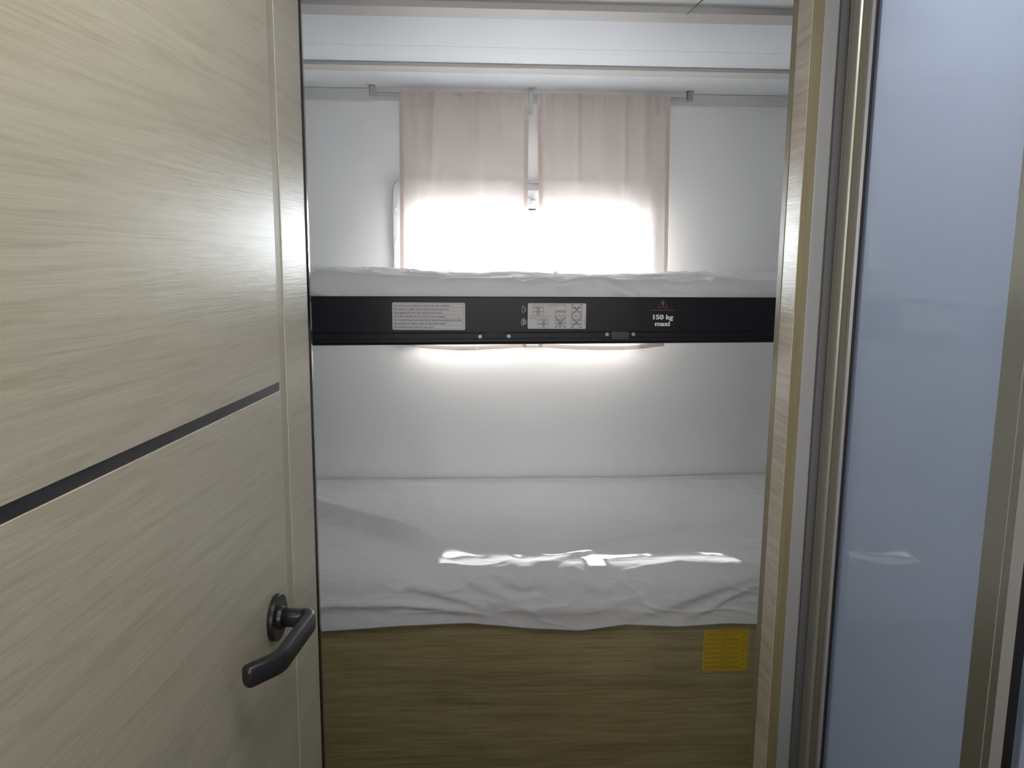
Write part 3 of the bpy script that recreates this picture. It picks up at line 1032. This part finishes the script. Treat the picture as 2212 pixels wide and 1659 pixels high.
# screws
scr_pts = [(0.0169, 1.2869), (0.0785, 1.2881), (0.2909, 1.2928), (0.3484, 1.2930)]
def screw_mesh():
    mb = MB().cyl((0, 0, 0), (0, -0.0016, 0), 0.0042, 0.0036, 20)
    return mb
sc0 = screw_mesh().build('screw', M['metal_grey'])
slot = MB()
slot.line(-0.0024, 0.0018, 0.0024, -0.0018, 0.0009, -0.00175)
slot.line(-0.0018, -0.0024, 0.0018, 0.0024, 0.0009, -0.00175)
sl0 = slot.build('screw_slot', M['black_satin'])
for i, (x, z) in enumerate(scr_pts):
    o = sc0 if i == 0 else sc0.copy()
    if i:
        C.objects.link(o)
    o.parent = front
    o.location = (x, YF, z)
    q = sl0 if i == 0 else sl0.copy()
    if i:
        C.objects.link(q)
    q.parent = o
# plates between the screws
pl1 = MB().prism(rounded_rect(0.028, 0.068, rz(0.05, 1.2661, 1.2758) + 0.0135, rz(0.05, 1.2661, 1.2758) + 0.0275, 0.004, 4), YR - 0.0022, YR + 0.001, 'y')
sub(pl1.build('fixing_plate', M['rail_black'], bevel=0.0006), front)
pl2 = MB().prism(rounded_rect(0.300, 0.339, rz(0.32, 1.2661, 1.2758) + 0.0095, rz(0.32, 1.2661, 1.2758) + 0.0265, 0.003, 4), YR - 0.0028, YR + 0.001, 'y')
sub(pl2.build('fixing_plate', M['black_satin'], bevel=0.0008), front)

# multilingual sticker
lx0, lx1, lz0, lz1 = -0.1695, -0.0150, 1.3008, 1.3590
lab = put(ub, MB().prism(rounded_rect(lx0, lx1, lz0, lz1, 0.003, 5), YR - 0.0004, YR + 0.0002, 'y').build('warning_label', M['sticker_grey']))
tag(lab, 'pale grey sticker with seven lines of text')
ink = MB()
yy = YR - 0.0006
n_l = 7
ix0, ix1, iz0, iz1 = lx0 + 0.0030, lx1 - 0.0030, lz0 + 0.0022, lz1 - 0.0024
rowh = (iz1 - iz0) / n_l
for i in range(n_l + 1):
    ink.line(ix0, iz0 + rowh * i, ix1, iz0 + rowh * i, 0.00035, yy)
ink.line(ix0, iz0, ix0, iz1, 0.00035, yy)
ink.line(ix1, iz0, ix1, iz1, 0.00035, yy)
texts = [("Ne convient pas aux enfants de moins de 6 ans, sans surveillance.", 0.805),
         ("Not suitable for children under 6 years old without supervision.", 0.795),
         ("Nicht geeignet f\u00fcr kinder unter 6 Jahre alt ohne aufsicht.", 0.70),
         ("Non adatto ai bambini di meno di 6 anni non accompagnati.", 0.75),
         ("No recomendable para ni\u00f1os menores de 6 a\u00f1os sin la supervision de un adulto.", 0.985),
         ("Niet geschikt voor kinderen onder de 6 jaar zonder toezicht.", 0.75),
         ("Ikke tilr\u00e5delig til b\u00f8rn under 6 \u00e5r uden opsyn.", 0.57)]
for i, (t_, fr_) in enumerate(texts):
    zb = iz1 - rowh * (i + 1) + rowh * 0.28
    add_text(ink, t_, ix0 + 0.0012, zb, rowh * 0.45, yy, width=(ix1 - ix0 - 0.002) * fr_, bold=0.014)
sub(ink.build('printed_text', M['ink_black']), lab)
lab.children[0].matrix_parent_inverse = lab.matrix_world.inverted()

# pictogram sticker
px0, px1, pz0, pz1 = 0.1190, 0.2445, 1.3042, 1.3590
pic = put(ub, MB().prism(rounded_rect(px0, px1, pz0, pz1, 0.003, 5), YR - 0.0004, YR + 0.0002, 'y').build('pictogram_label', M['sticker_grey']))
tag(pic, 'pale sticker with six small bunk drawings, three crossed out')
ink = MB()
PXM = 0.1255 / (1820 - 440)          # metres per unit of the drawing grid
def gx(a): return px0 + (a - 440) * PXM
def gz(b): return pz1 - (b - 275) * PXM
def L(a, b, c, d, w=5):
    ink.line(gx(a), gz(b), gx(c), gz(d), w * PXM, yy)
def rect(a, b, c, d, w=5):
    L(a, b, c, b, w); L(c, b, c, d, w); L(c, d, a, d, w); L(a, d, a, b, w)
def bed(a, c, b, sleeper=True, tall=30):
    L(a, b, c, b, 6)
    L(a, b + 14, c, b + 14, 4)
    if sleeper:
        m_ = (a + c) / 2
        w_ = (c - a)
        pts = [(a + w_*0.28, b), (a + w_*0.34, b - tall*0.7), (a + w_*0.5, b - tall), (a + w_*0.75, b - tall*0.85), (a + w_*0.92, b)]
        for (q, r_), (q2, r2) in zip(pts[:-1], pts[1:]):
            L(q, r_, q2, r2, 6)
        hx_, hz_ = a + w_ * 0.17, b - 12
        for t in range(8):
            a0, a1 = t * math.pi / 4, (t + 1) * math.pi / 4
            L(hx_ + 10*math.cos(a0), hz_ + 10*math.sin(a0), hx_ + 10*math.cos(a1), hz_ + 10*math.sin(a1), 5)
def ladder(a, b, c, d):
    L(a, b, a, d, 7); L(c, b, c, d, 7)
    q = b + 12
    while q < d:
        L(a, q, c, q, 6)
        q += 22
def cross(a, b, c, d):
    L(a, b, c, d, 11); L(a, d, c, b, 11)
rect(560, 295, 815, 555); bed(575, 800, 375); bed(562, 812, 470, False); ladder(662, 390, 708, 553)
rect(1093, 295, 1335, 555); L(1093, 320, 1335, 320); bed(1100, 1330, 465); L(1093, 485, 1335, 485)
rect(1468, 295, 1722, 555); bed(1480, 1712, 385); bed(1470, 1720, 470, False); cross(1468, 290, 1725, 558)
rect(682, 600, 935, 856); bed(700, 920, 668); bed(690, 925, 765); ladder(795, 690, 832, 853)
rect(1090, 600, 1335, 856); bed(1105, 1320, 668); bed(1095, 1330, 740); ladder(1190, 760, 1232, 853); cross(1085, 592, 1338, 860)
rect(1468, 600, 1722, 856); bed(1480, 1712, 670); bed(1475, 1715, 760); cross(1468, 592, 1722, 860)
L(445, 570, 1815, 576, 3)
add_text(ink, 'EASY BOX', gx(895), gz(320), 17 * PXM, yy, width=185 * PXM, bold=0.01)
add_text(ink, 'MINIMUM', gx(915), gz(358), 17 * PXM, yy, width=165 * PXM)
add_text(ink, 'EASY BOX', gx(475), gz(618), 17 * PXM, yy, width=180 * PXM, bold=0.01)
add_text(ink, 'MINIMUM', gx(498), gz(655), 17 * PXM, yy, width=162 * PXM)
L(1790, 635, 1790, 805, 8)
sub(ink.build('printed_drawings', M['ink_black']), pic)
pic.children[0].matrix_parent_inverse = pic.matrix_world.inverted()

# white sleeping figures printed left of the pictogram sticker
ink = MB()
yr = YR - 0.0004
def roundbox(a, b, c, d, r=8, w=5):
    pts = rounded_rect(gx(a), gx(c), gz(d), gz(b), r * PXM, 3)
    for p, q in zip(pts, pts[1:] + pts[:1]):
        ink.line(p[0], p[1], q[0], q[1], w * PXM, yr)
roundbox(303, 372, 362, 492); roundbox(312, 338, 350, 372, 12)
roundbox(290, 660, 358, 792); roundbox(312, 680, 352, 775, 6); roundbox(318, 633, 372, 662, 12); roundbox(340, 672, 385, 770, 8)
for b_ in (395, 412, 440, 455): ink.line(gx(378), gz(b_), gx(396), gz(b_ + 4), 6 * PXM, yr)
for b_ in (692, 712, 735, 750): ink.line(gx(396), gz(b_), gx(416), gz(b_ + 4), 6 * PXM, yr)
sub(ink.build('printed_figures', M['ink_white']), front)
# weight limit
ink = MB()
for kk, ddx in enumerate((-0.00045, 0.0, 0.00045)):
    add_text(ink, '150 kg', 0.4124 + ddx, 1.3255, 0.0100, yr - kk * 0.00004, width=0.0432, bold=0.018, align='center')
    add_text(ink, 'maxi', 0.4113 + ddx, 1.3112, 0.0100, yr - kk * 0.00004, width=0.0320, bold=0.016, align='center')
ink.line(0.4107, 1.3628, 0.4107, 1.3570, 0.0012, yr)
ink.line(0.4107, 1.3555, 0.4107, 1.3543, 0.0012, yr)
sub(ink.build('printed_weight_limit', M['ink_white']), front)
ink = MB()
tri = [(0.4000, 1.3516), (0.4212, 1.3516), (0.4106, 1.3675)]
for p, q in zip(tri, tri[1:] + tri[:1]):
    ink.line(p[0], p[1], q[0], q[1], 0.0008, yr)
ink.line(0.3832, 1.3455, 0.4366, 1.3455, 0.0009, yr)
sub(ink.build('printed_warning_triangle', M['ink_red']), front)

# ------------------------------------------------------------------ lower bunk
lb = empty('bunk_bed', (0.16, 1.71, 0.0))
tag(lb, 'lower bunk with an oak laminate front panel and a yellow sticker', 'bunk bed')
put(lb, MB().box(XL + 0.002, XR - 0.002, 1.708, 1.726, 0.002, 0.655).build('front_panel', M['panel_wood']))
put(lb, MB().box(XL + 0.002, XR - 0.002, 1.726, YB - 0.003, 0.618, 0.640).build('bunk_base', M['plastic_white']))
k_ = 1.708 / 1.70
yx0, yx1 = 0.5350 * 1.0 + 0.0025, 0.6405 + 0.003
yz1, yz0 = 1.45 - (1.45 - 0.6095) * k_, 1.45 - (1.45 - 0.5078) * k_
ys = put(lb, MB().prism(rounded_rect(yx0, yx1, yz0, yz1, 0.003, 5), 1.7074, 1.7082, 'y').build('warning_label', M['sticker_yellow']))
tag(ys, 'yellow sticker with small dark text')
ink = MB()
yk = 1.7071
W_, H_ = yx1 - yx0, yz1 - yz0
def hx2(f): return yx0 + W_ * f
def hz2(f): return yz1 - H_ * f
ink.line(hx2(0.045), hz2(0.04), hx2(0.945), hz2(0.04), 0.0003, yk)
ink.line(hx2(0.045), hz2(0.955), hx2(0.945), hz2(0.955), 0.0003, yk)
ink.line(hx2(0.045), hz2(0.04), hx2(0.045), hz2(0.955), 0.0003, yk)
ink.line(hx2(0.945), hz2(0.04), hx2(0.945), hz2(0.955), 0.0003, yk)
random.seed(11)
def words(x0, x1, z, h):
    x = x0
    while x < x1 - 0.001:
        w = random.uniform(0.0018, 0.0065)
        e_ = min(x + w, x1)
        # letters as short upright strokes over a thin body line
        ink.line(x, z, e_, z, h * 0.42, yk)
        q = x
        while q < e_ - 0.0003:
            if random.random() < 0.35:
                ink.line(q, z - h * 0.2, q, z + h * 0.55, 0.0003, yk)
            q += 0.0007
        x = e_ + 0.0009
for i in range(8):
    b_ = 0.055 + i * 0.1125
    words(hx2(0.40), hx2(0.56), hz2(b_ + 0.010), 0.0017)
    words(hx2(0.055), hx2(random.uniform(0.74, 0.86)), hz2(b_ + 0.052), 0.0017)
    words(hx2(0.055), hx2(random.uniform(0.62, 0.84)), hz2(b_ + 0.084), 0.0017)
    ink.line(hx2(0.88), hz2(b_ + 0.012), hx2(0.915), hz2(b_ + 0.012), 0.0016, yk)
sub(ink.build('printed_text', M['ink_brown']), ys)
ys.children[0].matrix_parent_inverse = ys.matrix_world.inverted()

# ------------------------------------------------------------------ loose wire end at the ceiling
cabl = MB().tube([(0.440, 1.560, ZC - 0.001), (0.430, 1.585, ZC - 0.007), (0.4180, 1.618, ZC - 0.0165)], [0.0011, 0.0010, 0.0008], 8)
cr_ = empty('cable', (0.44, 1.56, ZC))
tag(cr_, 'short dark wire end with a white tip hanging from the ceiling at the top edge', 'cable')
put(cr_, cabl.build('wire', M['cable'], smooth=True))
put(cr_, MB().cyl((0.4180, 1.618, ZC - 0.0165), (0.4172, 1.6205, ZC - 0.0175), 0.0013, n=10).build('wire_tip', M['plastic_white']))
